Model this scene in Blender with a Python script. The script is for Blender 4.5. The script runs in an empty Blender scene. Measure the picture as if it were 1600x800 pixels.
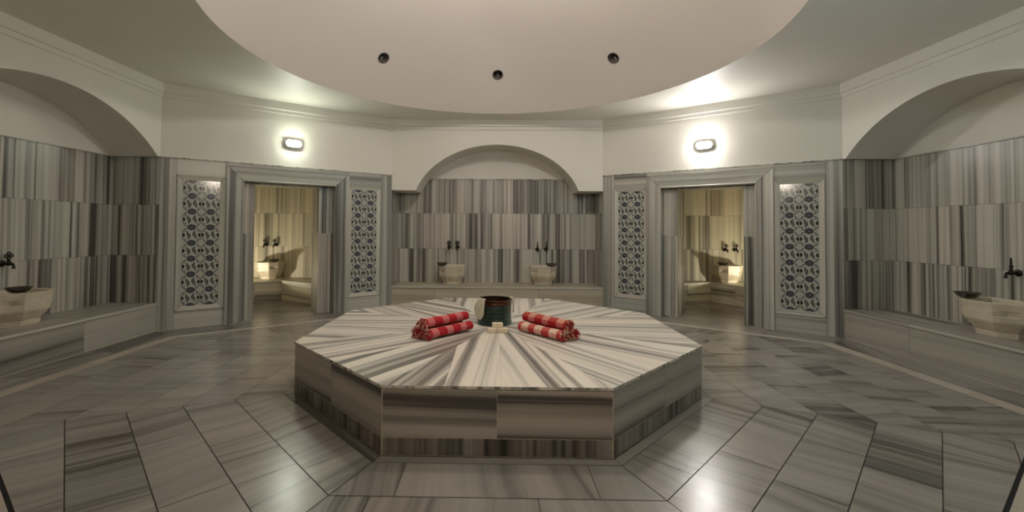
import bpy, math, random
from mathutils import Vector as V, Matrix
R = random.Random(7)
PI = math.pi
sc = bpy.context.scene
COL = sc.collection

# ------------------------------------------------------------------ measures (metres)
S = 1.4; HS = S / 2; AP = S * 1.20711          # platform side, half side, apothem
HP = 0.423                                      # platform height
CE, CL, BH = 3.295, 2.312, 0.371                # ceiling, cladding top, bench height
HB, YB, XS, YC = 1.85, 3.29, 4.49, 1.377        # room corners
YN, XN = 3.90, 5.13                             # back of alcove, back of side niches
DY, DR = 0.15, 2.718                            # dome centre, radius
SPH, SZC = 3.28, 1.459

# ------------------------------------------------------------------ helpers
def tag(o, label=None, cat=None, group=None, kind=None):
    if label: o['label'] = label
    if cat: o['category'] = cat
    if group: o['group'] = group
    if kind: o['kind'] = kind
    return o

def empty(name, loc=(0, 0, 0), rz=0):
    o = bpy.data.objects.new(name, None); COL.objects.link(o)
    o.location = loc; o.rotation_euler = (0, 0, rz); o.empty_display_size = .05
    return o

class MB:
    def __init__(s): s.v = []; s.f = []; s.uv = []; s.m = []
    def poly(s, pts, uvs=None, mat=0):
        b = len(s.v); s.v += [tuple(p) for p in pts]
        s.f.append(tuple(range(b, b + len(pts)))); s.uv.append(uvs or [(p[0], p[1]) for p in pts]); s.m.append(mat)
    def slab(s, pts, ua, va, mat=0, seed=None, rot=0.0):
        """one stone slab: stripes run along va, vary along ua; random place in the quarry block"""
        r = seed or R
        ou, ov = r.uniform(-60, 60), r.uniform(-60, 60)
        ua, va = V(ua), V(va)
        if rot:
            c, d = math.cos(rot), math.sin(rot); ua, va = ua * c + va * d, va * c - ua * d
        s.poly(pts, [(V(p).dot(ua) + ou, V(p).dot(va) + ov) for p in pts], mat)
    def grid(s, rows, closed=False, mat=0, uvf=None):
        """shared-vertex surface through rows of points"""
        b = len(s.v); n = len(rows[0])
        for r in rows: s.v += [tuple(p) for p in r]
        for i in range(len(rows) - 1):
            for j in range(n if closed else n - 1):
                k = (j + 1) % n
                ids = (i * n + j, i * n + k, (i + 1) * n + k, (i + 1) * n + j)
                s.f.append(tuple(b + q for q in ids)); s.m.append(mat)
                if uvf: s.uv.append([uvf(i, j), uvf(i, j + 1), uvf(i + 1, j + 1), uvf(i + 1, j)])
                else: s.uv.append([(s.v[b + q][0], s.v[b + q][2]) for q in ids])
    def box(s, c, d, mat=0, M=None, ua=(1, 0, 0), va=(0, 0, 1)):
        x, y, z = c; a, b, e = d[0] / 2, d[1] / 2, d[2] / 2
        P = [V((x + i * a, y + j * b, z + k * e)) for i in (-1, 1) for j in (-1, 1) for k in (-1, 1)]
        if M: P = [M @ p for p in P]
        for q in ((0, 1, 3, 2), (4, 6, 7, 5), (0, 4, 5, 1), (2, 3, 7, 6), (0, 2, 6, 4), (1, 5, 7, 3)):
            s.poly([P[i] for i in q], [(P[i].dot(V(ua)), P[i].dot(V(va))) for i in q], mat)
    def tube(s, path, rad, n=10, mat=0, cap=True):
        path = [V(p) for p in path]; rings = []
        up = V((0.13, 0.2, 1)).normalized()
        for i, p in enumerate(path):
            t = (path[min(i + 1, len(path) - 1)] - path[max(i - 1, 0)]).normalized()
            a = t.cross(up)
            if a.length < 1e-3: a = t.cross(V((1, 0, 0)))
            a.normalize(); b = t.cross(a)
            r = rad[i] if isinstance(rad, (list, tuple)) else rad
            rings.append([p + (a * math.cos(2 * PI * k / n) + b * math.sin(2 * PI * k / n)) * r for k in range(n)])
        s.grid(rings, True, mat)
        if cap:
            s.poly(list(reversed(rings[0])), None, mat); s.poly(rings[-1], None, mat)
    def lathe(s, prof, n=40, c=(0, 0, 0), mat=0, M=None):
        rows = []
        for r, z in prof:
            ring = [V((r * math.cos(2 * PI * k / n), r * math.sin(2 * PI * k / n), z)) for k in range(n)]
            if M: ring = [M @ p for p in ring]
            rows.append([p + V(c) for p in ring])
        s.grid(rows, True, mat, lambda i, j: (j / n, prof[i][1]))
    def build(s, name, mats, parent=None, smooth=False, bevel=0, angle=35, weld=False, loc=None):
        me = bpy.data.meshes.new(name); me.from_pydata(s.v, [], s.f)
        ul = me.uv_layers.new(name='UVMap')
        flat = [c for f in s.uv for uv in f for c in uv]
        ul.data.foreach_set('uv', flat)
        me.polygons.foreach_set('material_index', s.m)
        for m in (mats if isinstance(mats, (list, tuple)) else [mats]): me.materials.append(m)
        if smooth: me.polygons.foreach_set('use_smooth', [True] * len(me.polygons))
        me.validate(); me.update()
        o = bpy.data.objects.new(name, me); COL.objects.link(o)
        if weld:
            import bmesh
            bm = bmesh.new(); bm.from_mesh(me); bmesh.ops.remove_doubles(bm, verts=bm.verts, dist=1e-5)
            bmesh.ops.recalc_face_normals(bm, faces=bm.faces); bm.to_mesh(me); bm.free()
        if smooth and angle < 180:
            me.set_sharp_from_angle(angle=math.radians(angle))
        if bevel:
            b = o.modifiers.new('edge', 'BEVEL'); b.width = bevel; b.segments = 2; b.limit_method = 'ANGLE'; b.angle_limit = math.radians(30)
        if parent: o.parent = parent
        if loc is not None: o.location = loc
        return o

def copy_tree(o, parent=None):
    c = o.copy(); COL.objects.link(c)
    if parent: c.parent = parent
    for ch in list(o.children): copy_tree(ch, c)
    return c

def clip(poly, cv):
    """clip 2D polygon to convex CCW polygon"""
    out = list(poly)
    for i in range(len(cv)):
        a, b = cv[i], cv[(i + 1) % len(cv)]; src, out = out, []
        side = lambda p: (b[0] - a[0]) * (p[1] - a[1]) - (b[1] - a[1]) * (p[0] - a[0])
        for j in range(len(src)):
            p, q = src[j], src[(j + 1) % len(src)]; sp, sq = side(p), side(q)
            if sp >= 0: out.append(p)
            if (sp >= 0) != (sq >= 0):
                t = sp / (sp - sq); out.append((p[0] + (q[0] - p[0]) * t, p[1] + (q[1] - p[1]) * t))
        if not out: return []
    res = []
    for p in out:
        if not res or math.dist(p, res[-1]) > 1e-5: res.append(p)
    if len(res) > 1 and math.dist(res[0], res[-1]) < 1e-5: res.pop()
    return res if len(res) > 2 else []

def offset_poly(poly, d):
    """inward offset (d>0) of a convex CCW polygon; d may be a list per edge"""
    n = len(poly); L = []
    for i in range(n):
        a, b = V(poly[i]), V(poly[(i + 1) % n]); e = (b - a).normalized(); nn = V((-e.y, e.x))
        L.append((a + nn * (d[i] if isinstance(d, (list, tuple)) else d), e))
    out = []
    for i in range(n):
        p, e = L[i - 1]; q, f = L[i]
        den = e.x * f.y - e.y * f.x
        t = ((q.x - p.x) * f.y - (q.y - p.y) * f.x) / den
        out.append((p.x + e.x * t, p.y + e.y * t))
    return out

# ------------------------------------------------------------------ materials
def nodes(name):
    m = bpy.data.materials.new(name); m.use_nodes = True; nt = m.node_tree
    return m, nt, nt.nodes['Principled BSDF']
def N(nt, t, **k):
    n = nt.nodes.new(t)
    for a, b in k.items():
        if a in n.inputs.keys() if isinstance(a, str) else False: n.inputs[a].default_value = b
        else: setattr(n, a, b)
    return n
def math_(nt, op, a, b=None, c=None):
    n = nt.nodes.new('ShaderNodeMath'); n.operation = op
    for i, x in enumerate((a, b, c)):
        if x is None: continue
        if isinstance(x, (int, float)): n.inputs[i].default_value = x
        else: nt.links.new(x, n.inputs[i])
    return n.outputs[0]
def ramp(nt, fac, stops, interp='LINEAR'):
    r = nt.nodes.new('ShaderNodeValToRGB'); r.color_ramp.interpolation = interp
    e = r.color_ramp.elements
    while len(e) < len(stops): e.new(0.5)
    for i, (p, c) in enumerate(stops):
        e[i].position = p; e[i].color = (*c, 1) if len(c) == 3 else c
    nt.links.new(fac, r.inputs[0]); return r.outputs[0]
def noise(nt, vec, scale, detail=2, rough=.5, dist=0):
    n = nt.nodes.new('ShaderNodeTexNoise'); n.inputs['Scale'].default_value = scale
    n.inputs['Detail'].default_value = detail; n.inputs['Roughness'].default_value = rough; n.inputs['Distortion'].default_value = dist
    if vec is not None: nt.links.new(vec, n.inputs['Vector'])
    return n.outputs['Fac']
def mixc(nt, fac, a, b, mode='MIX'):
    n = nt.nodes.new('ShaderNodeMix'); n.data_type = 'RGBA'; n.blend_type = mode
    for sk, x in ((n.inputs[0], fac), (n.inputs[6], a), (n.inputs[7], b)):
        if isinstance(x, (int, float)): sk.default_value = x
        elif isinstance(x, tuple): sk.default_value = (*x, 1)
        else: nt.links.new(x, sk)
    return n.outputs[2]
def bump(nt, h, strength=.2, dist=.01):
    b = nt.nodes.new('ShaderNodeBump'); b.inputs['Strength'].default_value = strength; b.inputs['Distance'].default_value = dist
    nt.links.new(h, b.inputs['Height']); return b.outputs[0]

def marble(name, dark, mid, light, f1=5, f2=26, w2=.5, wav=.02, along=.05, thr=(.36, .46, .56, .68), rough=(.2, .4), tone=.25, stain=0, sharp=1.0):
    m, nt, p = nodes(name)
    uv = nt.nodes.new('ShaderNodeUVMap').outputs[0]
    sep = nt.nodes.new('ShaderNodeSeparateXYZ'); nt.links.new(uv, sep.inputs[0])
    u, v = sep.outputs[0], sep.outputs[1]
    wn = noise(nt, uv, 1.1, 3, .55)
    u2 = math_(nt, 'ADD', u, math_(nt, 'MULTIPLY', math_(nt, 'SUBTRACT', wn, .5), wav))
    def uvec(k):
        c = nt.nodes.new('ShaderNodeCombineXYZ'); nt.links.new(u2, c.inputs[0])
        nt.links.new(math_(nt, 'MULTIPLY', v, k), c.inputs[1]); return c.outputs[0]
    a = noise(nt, uvec(along), f1, 1.5, .5)
    b = noise(nt, uvec(along * .35), f2, 3, .6)
    fac = math_(nt, 'ADD', math_(nt, 'MULTIPLY', a, 1 - w2), math_(nt, 'MULTIPLY', b, w2))
    t = noise(nt, uvec(.3), .45, 0, .5)
    fac = math_(nt, 'ADD', fac, math_(nt, 'MULTIPLY', math_(nt, 'SUBTRACT', t, .5), tone))
    mid2 = tuple((x + y) / 2 for x, y in zip(mid, light))
    col = ramp(nt, fac, [(thr[0], dark), (thr[1], mid), (thr[2], mid2), (thr[3], light)])
    hue = noise(nt, uvec(.2), .8, 1, .5)
    col = mixc(nt, .5, col, ramp(nt, hue, [(.35, (.93, .99, .96)), (.65, (1.0, .93, .90))]), 'MULTIPLY')
    co = nt.nodes.new('ShaderNodeTexCoord').outputs['Object']
    sm = noise(nt, co, 1.6, 4, .55)
    col = mixc(nt, .22 + stain, col, ramp(nt, sm, [(.3, (.74, .72, .69)), (.7, (1, 1, 1))]), 'MULTIPLY')
    nt.links.new(col, p.inputs['Base Color'])
    rn = noise(nt, co, 7, 4, .6)
    nt.links.new(math_(nt, 'ADD', math_(nt, 'MULTIPLY', math_(nt, 'SUBTRACT', rn, .5), .06), (rough[0] + rough[1]) / 2), p.inputs['Roughness'])
    return m

M = {}
M['wall_marble'] = marble('striped wall marble', (.070, .066, .058), (.245, .233, .205), (.56, .54, .48), f1=7, f2=24, w2=.58, wav=.018, along=.012, thr=(.385, .455, .51, .60), rough=(.30, .34), tone=.26)
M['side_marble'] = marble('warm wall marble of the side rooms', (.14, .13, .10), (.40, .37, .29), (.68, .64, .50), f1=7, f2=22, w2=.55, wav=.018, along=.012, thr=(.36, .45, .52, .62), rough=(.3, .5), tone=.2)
M['floor_marble'] = marble('honed floor marble', (.085, .078, .068), (.19, .178, .158), (.31, .29, .262), f1=3.6, f2=13, w2=.48, wav=.10, along=.04, thr=(.34, .42, .50, .66), rough=(.24, .26), tone=.32, stain=.02)
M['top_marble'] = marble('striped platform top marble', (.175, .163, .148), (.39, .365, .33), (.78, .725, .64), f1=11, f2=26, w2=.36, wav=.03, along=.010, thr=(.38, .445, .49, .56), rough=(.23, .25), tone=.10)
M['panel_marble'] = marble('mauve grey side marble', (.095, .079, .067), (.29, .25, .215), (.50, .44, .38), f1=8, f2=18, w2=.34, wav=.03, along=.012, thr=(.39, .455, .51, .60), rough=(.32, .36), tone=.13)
M['frame_marble'] = marble('door frame marble', (.11, .11, .10), (.32, .315, .285), (.58, .565, .51), f1=8, f2=20, w2=.45, wav=.02, along=.012, thr=(.36, .44, .50, .61), rough=(.30, .34), tone=.22)
M['bench_marble'] = marble('bench marble', (.11, .10, .085), (.27, .25, .22), (.42, .395, .35), f1=6, f2=18, w2=.42, wav=.03, along=.02, thr=(.35, .42, .49, .62), rough=(.38, .42), tone=.14, stain=.14)
M['pale_marble'] = marble('pale framing marble', (.30, .29, .25), (.45, .44, .385), (.56, .55, .485), f1=3, f2=14, w2=.4, along=.05, thr=(.32, .42, .5, .66), rough=(.3, .5), tone=.2)
M['band_marble'] = marble('beige band marble', (.28, .245, .20), (.41, .36, .305), (.50, .45, .385), f1=3, f2=20, w2=.5, along=.2, thr=(.30, .40, .5, .66), rough=(.25, .4), tone=.2)

M['plinth_marble'] = marble('dark plinth marble', (.035, .03, .025), (.14, .12, .10), (.33, .29, .25), f1=7, f2=24, w2=.5, wav=.01, along=.02, thr=(.38, .45, .52, .62), rough=(.3, .45), tone=.2)
M['beige_marble'] = marble('beige bench marble', (.22, .19, .14), (.40, .355, .27), (.52, .47, .37), f1=6, f2=18, w2=.42, wav=.03, along=.02, thr=(.33, .42, .50, .64), rough=(.3, .5), tone=.2)

def simple(name, col, rough=.6, metal=0, var=.1, scale=4, bmp=0, bscale=40, **kw):
    m, nt, p = nodes(name)
    co = nt.nodes.new('ShaderNodeTexCoord').outputs['Object']
    nz = noise(nt, co, scale, 4, .55)
    lo = tuple(c * (1 - var) for c in col); hi = tuple(min(1, c * (1 + var)) for c in col)
    nt.links.new(ramp(nt, nz, [(.3, lo), (.7, hi)]), p.inputs['Base Color'])
    p.inputs['Roughness'].default_value = rough; p.inputs['Metallic'].default_value = metal
    if bmp: nt.links.new(bump(nt, noise(nt, co, bscale, 4, .6), bmp, .005), p.inputs['Normal'])
    for k, x in kw.items(): p.inputs[k].default_value = x
    return m
M['plaster'] = simple('white plaster', (.70, .675, .61), .55, var=.03, scale=1.2, bmp=.04, bscale=14)
M['dome_plaster'] = simple('dome plaster', (.59, .54, .50), .7, var=.015, scale=.8, bmp=.03, bscale=9)
M['grout'] = simple('cream grout', (.60, .52, .38), .8, var=.25, scale=30)
M['dark_joint'] = simple('dark joint', (.05, .043, .035), .8, var=.3, scale=20)
M['slot'] = simple('black slot', (.004, .004, .004), .9)
M['basin'] = simple('old ivory marble', (.56, .50, .385), .42, var=.16, scale=7, bmp=.15, bscale=25)
M['metal'] = simple('dark tinned metal', (.05, .045, .04), .28, 1, var=.3, scale=20, bmp=.1, bscale=60)
M['bowl'] = simple('tinned bowl metal', (.16, .15, .14), .24, 1, var=.3, scale=25, bmp=.15, bscale=50)
M['black_metal'] = simple('blackened brass', (.022, .018, .014), .35, .8, var=.3, scale=20)
M['lamp_body'] = simple('grey lamp housing', (.42, .42, .40), .45, var=.05)
M['tile_white'] = simple('glazed tile white', (.46, .46, .41), .13, var=.04, scale=6)
M['tile_navy'] = simple('glazed tile navy', (.035, .038, .052), .13, var=.2, scale=30)
M['tile_blue'] = simple('glazed tile grey blue', (.11, .12, .14), .13, var=.15, scale=30)
M['tile_green'] = simple('glazed tile leaf green', (.10, .125, .105), .13, var=.15, scale=30)
M['tile_black'] = simple('glazed tile outline', (.03, .028, .026), .13, var=.2, scale=30)
M['tile_seam'] = simple('tile seam', (.30, .29, .26), .5)
M['soap'] = simple('cream soap', (.72, .62, .44), .45, var=.08, scale=30, bmp=.1, bscale=30)
M['copper'] = simple('aged copper', (.085, .036, .016), .38, .85, var=.4, scale=14, bmp=.2, bscale=30)
M['bucket_in'] = simple('dark bucket inside', (.035, .018, .012), .4, .7, var=.3, scale=14)
M['cloth'] = simple('cream mitt cloth', (.60, .55, .43), .9, var=.07, scale=12, bmp=.5, bscale=150)
M['dark_glass'] = simple('dark glass cap', (.012, .010, .010), .25)
M['sleeve'] = simple('metal sleeve', (.30, .26, .23), .35, .6, var=.2, scale=20)

def emit(name, col, st):
    m, nt, p = nodes(name)
    p.inputs['Base Color'].default_value = (.8, .8, .8, 1)
    p.inputs['Emission Color'].default_value = (*col, 1); p.inputs['Emission Strength'].default_value = st
    return m
LAMP = 215
M['glow_left'] = emit('opal glass left', (.93, 1.0, .84), LAMP * .78)
M['glow_right'] = emit('opal glass right', (1.0, .965, .93), LAMP * 1.65)
M['glow_front'] = emit('opal glass front', (1.0, .86, .72), LAMP * 1.9)
M['glow_cool'] = emit('cool opal glass', (.50, .86, 1.0), LAMP * .85)
M['glow_dome_fill'] = emit('added dome fill glow', (1.0, .93, .86), 150)  # glow of the added fill globe in the dome
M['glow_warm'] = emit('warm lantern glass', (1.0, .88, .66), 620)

def bucket_mat():
    m, nt, p = nodes('green patinated engraved copper')
    co = nt.nodes.new('ShaderNodeUVMap').outputs[0]
    mp = nt.nodes.new('ShaderNodeMapping'); mp.inputs['Scale'].default_value = (30, 28, 1); nt.links.new(co, mp.inputs[0])
    sep = nt.nodes.new('ShaderNodeSeparateXYZ'); nt.links.new(mp.outputs[0], sep.inputs[0])
    x = math_(nt, 'ABSOLUTE', math_(nt, 'SUBTRACT', math_(nt, 'FRACT', sep.outputs[0]), .5))
    y = math_(nt, 'ABSOLUTE', math_(nt, 'SUBTRACT', math_(nt, 'FRACT', sep.outputs[1]), .5))
    d = math_(nt, 'ABSOLUTE', math_(nt, 'SUBTRACT', math_(nt, 'ADD', x, y), .42))
    lines = math_(nt, 'LESS_THAN', d, .06)
    oc = nt.nodes.new('ShaderNodeTexCoord').outputs['Object']
    n1 = noise(nt, oc, 60, 4, .7); n2 = noise(nt, oc, 9, 3, .6)
    h = math_(nt, 'ADD', math_(nt, 'MULTIPLY', lines, .5), math_(nt, 'MULTIPLY', n1, .8))
    c = ramp(nt, math_(nt, 'ADD', math_(nt, 'MULTIPLY', h, .55), math_(nt, 'MULTIPLY', n2, .35)),
             [(.28, (.003, .006, .005)), (.44, (.010, .030, .024)), (.56, (.02, .085, .066)), (.68, (.20, .25, .18))])
    nt.links.new(c, p.inputs['Base Color']); p.inputs['Metallic'].default_value = .45; p.inputs['Roughness'].default_value = .34
    nt.links.new(bump(nt, h, .8, .004), p.inputs['Normal']); return m
M['bucket'] = bucket_mat()

def towel_mat(name, base, pale, line, wide=.45, a=.62, b=.40, off=0.0):
    m, nt, p = nodes(name)
    sep = nt.nodes.new('ShaderNodeSeparateXYZ'); nt.links.new(nt.nodes.new('ShaderNodeUVMap').outputs[0], sep.inputs[0])
    def stripes(s, per, zone, fine, duty, o):
        s = math_(nt, 'ADD', s, o)
        z = math_(nt, 'LESS_THAN', math_(nt, 'FRACT', math_(nt, 'DIVIDE', s, per)), zone)
        f = math_(nt, 'LESS_THAN', math_(nt, 'FRACT', math_(nt, 'DIVIDE', s, fine)), duty)
        return math_(nt, 'MULTIPLY', z, f), z
    A, ZA = stripes(sep.outputs[0], .168, wide, .168 * wide / 4, .50, off)
    B, ZB = stripes(sep.outputs[1], .170, .40, .0170, .40, .075)
    c = mixc(nt, math_(nt, 'MULTIPLY', A, a), base, pale)
    c = mixc(nt, math_(nt, 'MULTIPLY', math_(nt, 'MULTIPLY', B, ZA), b + .25), c, line)
    c = mixc(nt, math_(nt, 'MULTIPLY', B, .22), c, line)
    nt.links.new(c, p.inputs['Base Color']); p.inputs['Roughness'].default_value = .92
    co = nt.nodes.new('ShaderNodeTexCoord').outputs['Object']
    nt.links.new(bump(nt, noise(nt, co, 220, 3, .6), .5, .003), p.inputs['Normal']); return m
M['towel'] = towel_mat('red plaid cotton', (.36, .003, .010), (.80, .42, .40), (.70, .56, .30), off=.01)
M['towel_pale'] = towel_mat('pale red plaid cotton', (.46, .035, .04), (.85, .76, .60), (.80, .72, .52), wide=.52, a=.95, b=.5, off=.05)
M['fringe_red'] = simple('red fringe yarn', (.34, .008, .014), .95, var=.3, scale=60)
M['fringe_cream'] = simple('cream fringe yarn', (.66, .56, .38), .95, var=.2, scale=60)

# ------------------------------------------------------------------ room outline and floor
ROOM = [(-HB, -YB), (HB, -YB), (XS, -YC), (XS, YC), (HB, YB), (-HB, YB), (-XS, YC), (-XS, -YC)]   # CCW
IN = offset_poly(ROOM, [.55, .56, .52, .56, .55, .56, .52, .56])
OUT = offset_poly(ROOM, [.40, .42, .36, .42, .40, .42, .36, .42])

fl = MB()
def flat(pts, z=0.0): return [V((x, y, z)) for x, y in pts]
def shrink(pts, g):
    try:
        q = offset_poly(pts, g)
    except ZeroDivisionError: return None
    a = sum(q[i - 1][0] * q[i][1] - q[i][0] * q[i - 1][1] for i in range(len(q))) / 2
    return q if a > 2e-4 else None
def area(q): return sum(q[i - 1][0] * q[i][1] - q[i][0] * q[i - 1][1] for i in range(len(q))) / 2
RING = AP + .075
T8 = math.tan(PI / 8)
W = .325
for k in range(8):
    th = -PI / 2 + k * PI / 4                      # outward direction of the sector
    o = V((math.cos(th), math.sin(th))); e = V((-o.y, o.x))
    P = lambda t, r: (e.x * t + o.x * r, e.y * t + o.y * r)
    rr = random.Random(40 + k)
    # thin border around the platform: one narrow trapezoid ring
    q = shrink([P(-(AP + .004) * T8, AP + .004), P((AP + .004) * T8, AP + .004), P(RING * T8, RING), P(-RING * T8, RING)][::-1], .002)
    if q: fl.slab(flat(q), (*o, 0), (*e, 0), 0, rr)
    for c in range(12):
        r0, r1 = RING + W * c, RING + W * (c + 1)
        tm = r1 * T8
        cuts = [-tm]
        t = -tm + rr.uniform(.25, 1.0)
        if c == 0: t = -.53
        while t < tm:
            cuts.append(t); t += (1.06 if c == 0 else rr.uniform(.62, 1.0))
        cuts.append(tm)
        trap = [P(-r0 * T8, r0), P(-r1 * T8, r1), P(r1 * T8, r1), P(r0 * T8, r0)]
        if area(trap) < 0: trap.reverse()
        for i in range(len(cuts) - 1):
            rect = [P(cuts[i], r0), P(cuts[i + 1], r0), P(cuts[i + 1], r1), P(cuts[i], r1)]
            if area(rect) < 0: rect.reverse()
            q = clip(clip(rect, trap), IN)
            if len(q) < 3 or area(q) < .003: continue
            q = shrink(q, .0028)
            if q: fl.slab(flat(q), (*e, 0), (*o, 0), 0, rr, rr.uniform(-.22, .22))
# bands following the walls
for k in range(8):
    a, b = V(IN[k]), V(IN[(k + 1) % 8]); c, d = V(OUT[(k + 1) % 8]), V(OUT[k]); e = (b - a).normalized(); nn = V((-e.y, e.x))
    front = k in (1, 7, 0)
    gap = nn * (-.016 if front else -.002)
    n = max(1, round((b - a).length / .55))
    for i in range(n):
        s0, s1 = i / n, (i + 1) / n
        q = [a.lerp(b, s0) + gap, a.lerp(b, s1) + gap, d.lerp(c, s1), d.lerp(c, s0)]
        q = [tuple(p) for p in q][::-1] if area([tuple(p) for p in q]) < 0 else [tuple(p) for p in q]
        q = shrink(q, .0015)
        if q: fl.slab(flat(q), (*nn, 0), (*e, 0), 1)
    c2, d2 = V(ROOM[(k + 1) % 8]), V(ROOM[k]); n = max(1, round((b - a).length / .8))
    for i in range(n):
        s0, s1 = i / n, (i + 1) / n
        q = [tuple(p) for p in (d.lerp(c, s0), d.lerp(c, s1), d2.lerp(c2, s1), d2.lerp(c2, s0))]
        if area(q) < 0: q.reverse()
        q = shrink(q, .002)
        if q: fl.slab(flat(q), (*nn, 0), (*e, 0), 0, None, R.uniform(-.3, .3))
fl.poly(flat(ROOM, -.004), None, 3)
g_in = offset_poly(ROOM, .010)
for k in (2, 3, 5, 6):
    l = (k + 1) % 8
    if k in (3, 5):
        for u0, u1 in ((0, .29), (.70, 1)) if k == 5 else ((0, .30), (.71, 1)):
            A, B, C_, D_ = V(ROOM[k]).lerp(V(ROOM[l]), u0), V(ROOM[k]).lerp(V(ROOM[l]), u1), V(g_in[k]).lerp(V(g_in[l]), u1), V(g_in[k]).lerp(V(g_in[l]), u0)
            fl.poly(flat([tuple(p) for p in (A, B, C_, D_)], .0012), None, 5)
    else: fl.poly(flat([ROOM[k], ROOM[l], g_in[l], g_in[k]], .0012), None, 5)
for k in (1, 7):
    a, b = V(IN[k]), V(IN[(k + 1) % 8]); e = (b - a).normalized(); nn = V((-e.y, e.x))
    fl.poly(flat([tuple(p) for p in (a, b, b - nn * .016, a - nn * .016)], -.003), None, 4)
# floor of the wide entrance bay
BX0, BX1, BYF, BYD = 2.90, 3.40, -5.6, -2.535
DX = HB + (XS - HB) * (BYD + YB) / (YB - YC)
bay = [[(-BX1, BYF), (BX1, BYF), (BX1, -YB), (-BX1, -YB)], [(HB, -YB), (BX1, -YB), (DX, BYD)], [(-HB, -YB), (-DX, BYD), (-BX1, -YB)]]
for pg in bay:
    for i in range(10):
        for j in range(6):
            x0, y0 = -3.4 + i * .68, -5.6 + j * .5775
            q = clip([(x0, y0), (x0 + .68, y0), (x0 + .68, y0 + .5775), (x0, y0 + .5775)], pg)
            if len(q) > 2 and area(q) > .004:
                q = shrink(q, .0028)
                if q: fl.slab(flat(q), (1, 0, 0), (0, 1, 0), 0, None, R.uniform(-.3, .3))
    fl.poly(flat(pg, -.004), None, 3)

def dpt(s, t, z, off=0):
    """point on a back diagonal wall: s=-1 left / 1 right, t along it from the back corner, off behind its face"""
    e = V((s * (XS - HB), YC - YB, 0)).normalized(); n = V((s * -e.y, 0, 0)) + V((0, abs(e.x), 0))
    n = V((s * abs(e.y), abs(e.x), 0))
    p = V((s * HB, YB, 0)) + e * t + n * off
    return V((p.x, p.y, z))
DL = math.hypot(XS - HB, YB - YC)
# side room floors + threshold
SIDE = {}
for s in (-1, 1):
    A = dpt(s, .95, 0, .55); E = dpt(s, 2.55, 0, .55)
    pg = [(A.x, A.y), (s * 2.94, 4.45), (s * 5.6, 4.45), (s * 5.6, E.y), (E.x, E.y)]
    SIDE[s] = pg
    cv = pg if area(pg) > 0 else pg[::-1]
    cvx = [p for p in cv]
    for i in range(9):
        for j in range(9):
            x0, y0 = s * (2.6 + i * .36), 1.9 + j * .33
            q = [(x0, y0), (x0 + s * .36, y0), (x0 + s * .36, y0 + .33), (x0, y0 + .33)]
            if area(q) < 0: q.reverse()
            q = clip(q, cvx)
            if len(q) > 2 and area(q) > .002:
                q = shrink(q, .002)
                if q: fl.slab(flat(q), (1, 0, 0), (0, 1, 0), 0, None, R.uniform(-.4, .4))
    fl.poly(flat(cv, -.004), None, 3)
    q = [dpt(s, .96, 0, .0), dpt(s, 2.28, 0, .0), dpt(s, 2.28, 0, .12), dpt(s, .96, 0, .12)]
    fl.slab(q, (1, 0, 0), (0, 1, 0), 0)
    q = [dpt(s, 1.2, 0, .12), dpt(s, 2.12, 0, .12), dpt(s, 2.12, 0, .55), dpt(s, 1.2, 0, .55)]
    fl.slab(q, (0, 1, 0), (1, 0, 0), 0)
tag(fl.build('floor', [M['floor_marble'], M['band_marble'], M['pale_marble'], M['dark_joint'], M['slot'], M['grout']]), kind='structure')

# ------------------------------------------------------------------ wall cladding
def clad(mb, a, b, rows, wmin=.34, wmax=.5, mat=0, hor=False, rr=R):
    """slabs between floor points a,b; rows = list of (z0,z1); vertical stripes"""
    a, b = V((a[0], a[1], 0)), V((b[0], b[1], 0)); L = (b - a).length; e = (b - a).normalized(); z = V((0, 0, 1))
    for z0, z1 in rows:
        t = -rr.uniform(0, .3)
        while t < L:
            t1 = t + rr.uniform(wmin, wmax)
            s0, s1 = max(0, t), min(L, t1)
            if s1 - s0 > .01:
                g = .0012
                pts = [a + e * s0 + z * (z0 + g), a + e * s1 + z * (z0 + g), a + e * s1 + z * (z1 - g), a + e * s0 + z * (z1 - g)]
                if hor: mb.slab(pts, z, e, mat, rr)
                else: mb.slab(pts, e, z, mat, rr)
            t = t1
    # joint backing 2 mm behind
def backing(mb, a, b, z0, z1, out, mat=1):
    a, b = V((a[0], a[1], 0)), V((b[0], b[1], 0)); o = V((out[0], out[1], 0)).normalized() * .003; z = V((0, 0, 1))
    mb.poly([a + o + z * z0, b + o + z * z0, b + o + z * z1, a + o + z * z1], None, mat)
ROWS = [(0, .36), (.36, 1.0), (1.0, 1.67), (1.67, CL)]
def arch_z(x, hw, spring, rise, kind):
    if kind == 'ellipse': return 1.70 + 1.16 * math.sqrt(max(0, 1 - (x / 1.5) ** 2))
    Rr = (hw * hw + rise * rise) / (2 * rise); return spring + rise - Rr + math.sqrt(max(0, Rr * Rr - x * x))
CAP = .014
def ledge(mb, pts, z, out, mat=1):
    """thin projecting cap on top of the cladding, along a polyline; out = inward directions per segment"""
    for i in range(len(pts) - 1):
        a, b = V((*pts[i], z)), V((*pts[i + 1], z)); o = V((*out[i], 0)).normalized() * .014; h = V((0, 0, CAP))
        mb.poly([a, b, b + o, a + o], None, mat); mb.poly([a + o, b + o, b + o + h, a + o + h], None, mat); mb.poly([a + h, a + o + h, b + o + h, b + h], None, mat)

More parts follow.
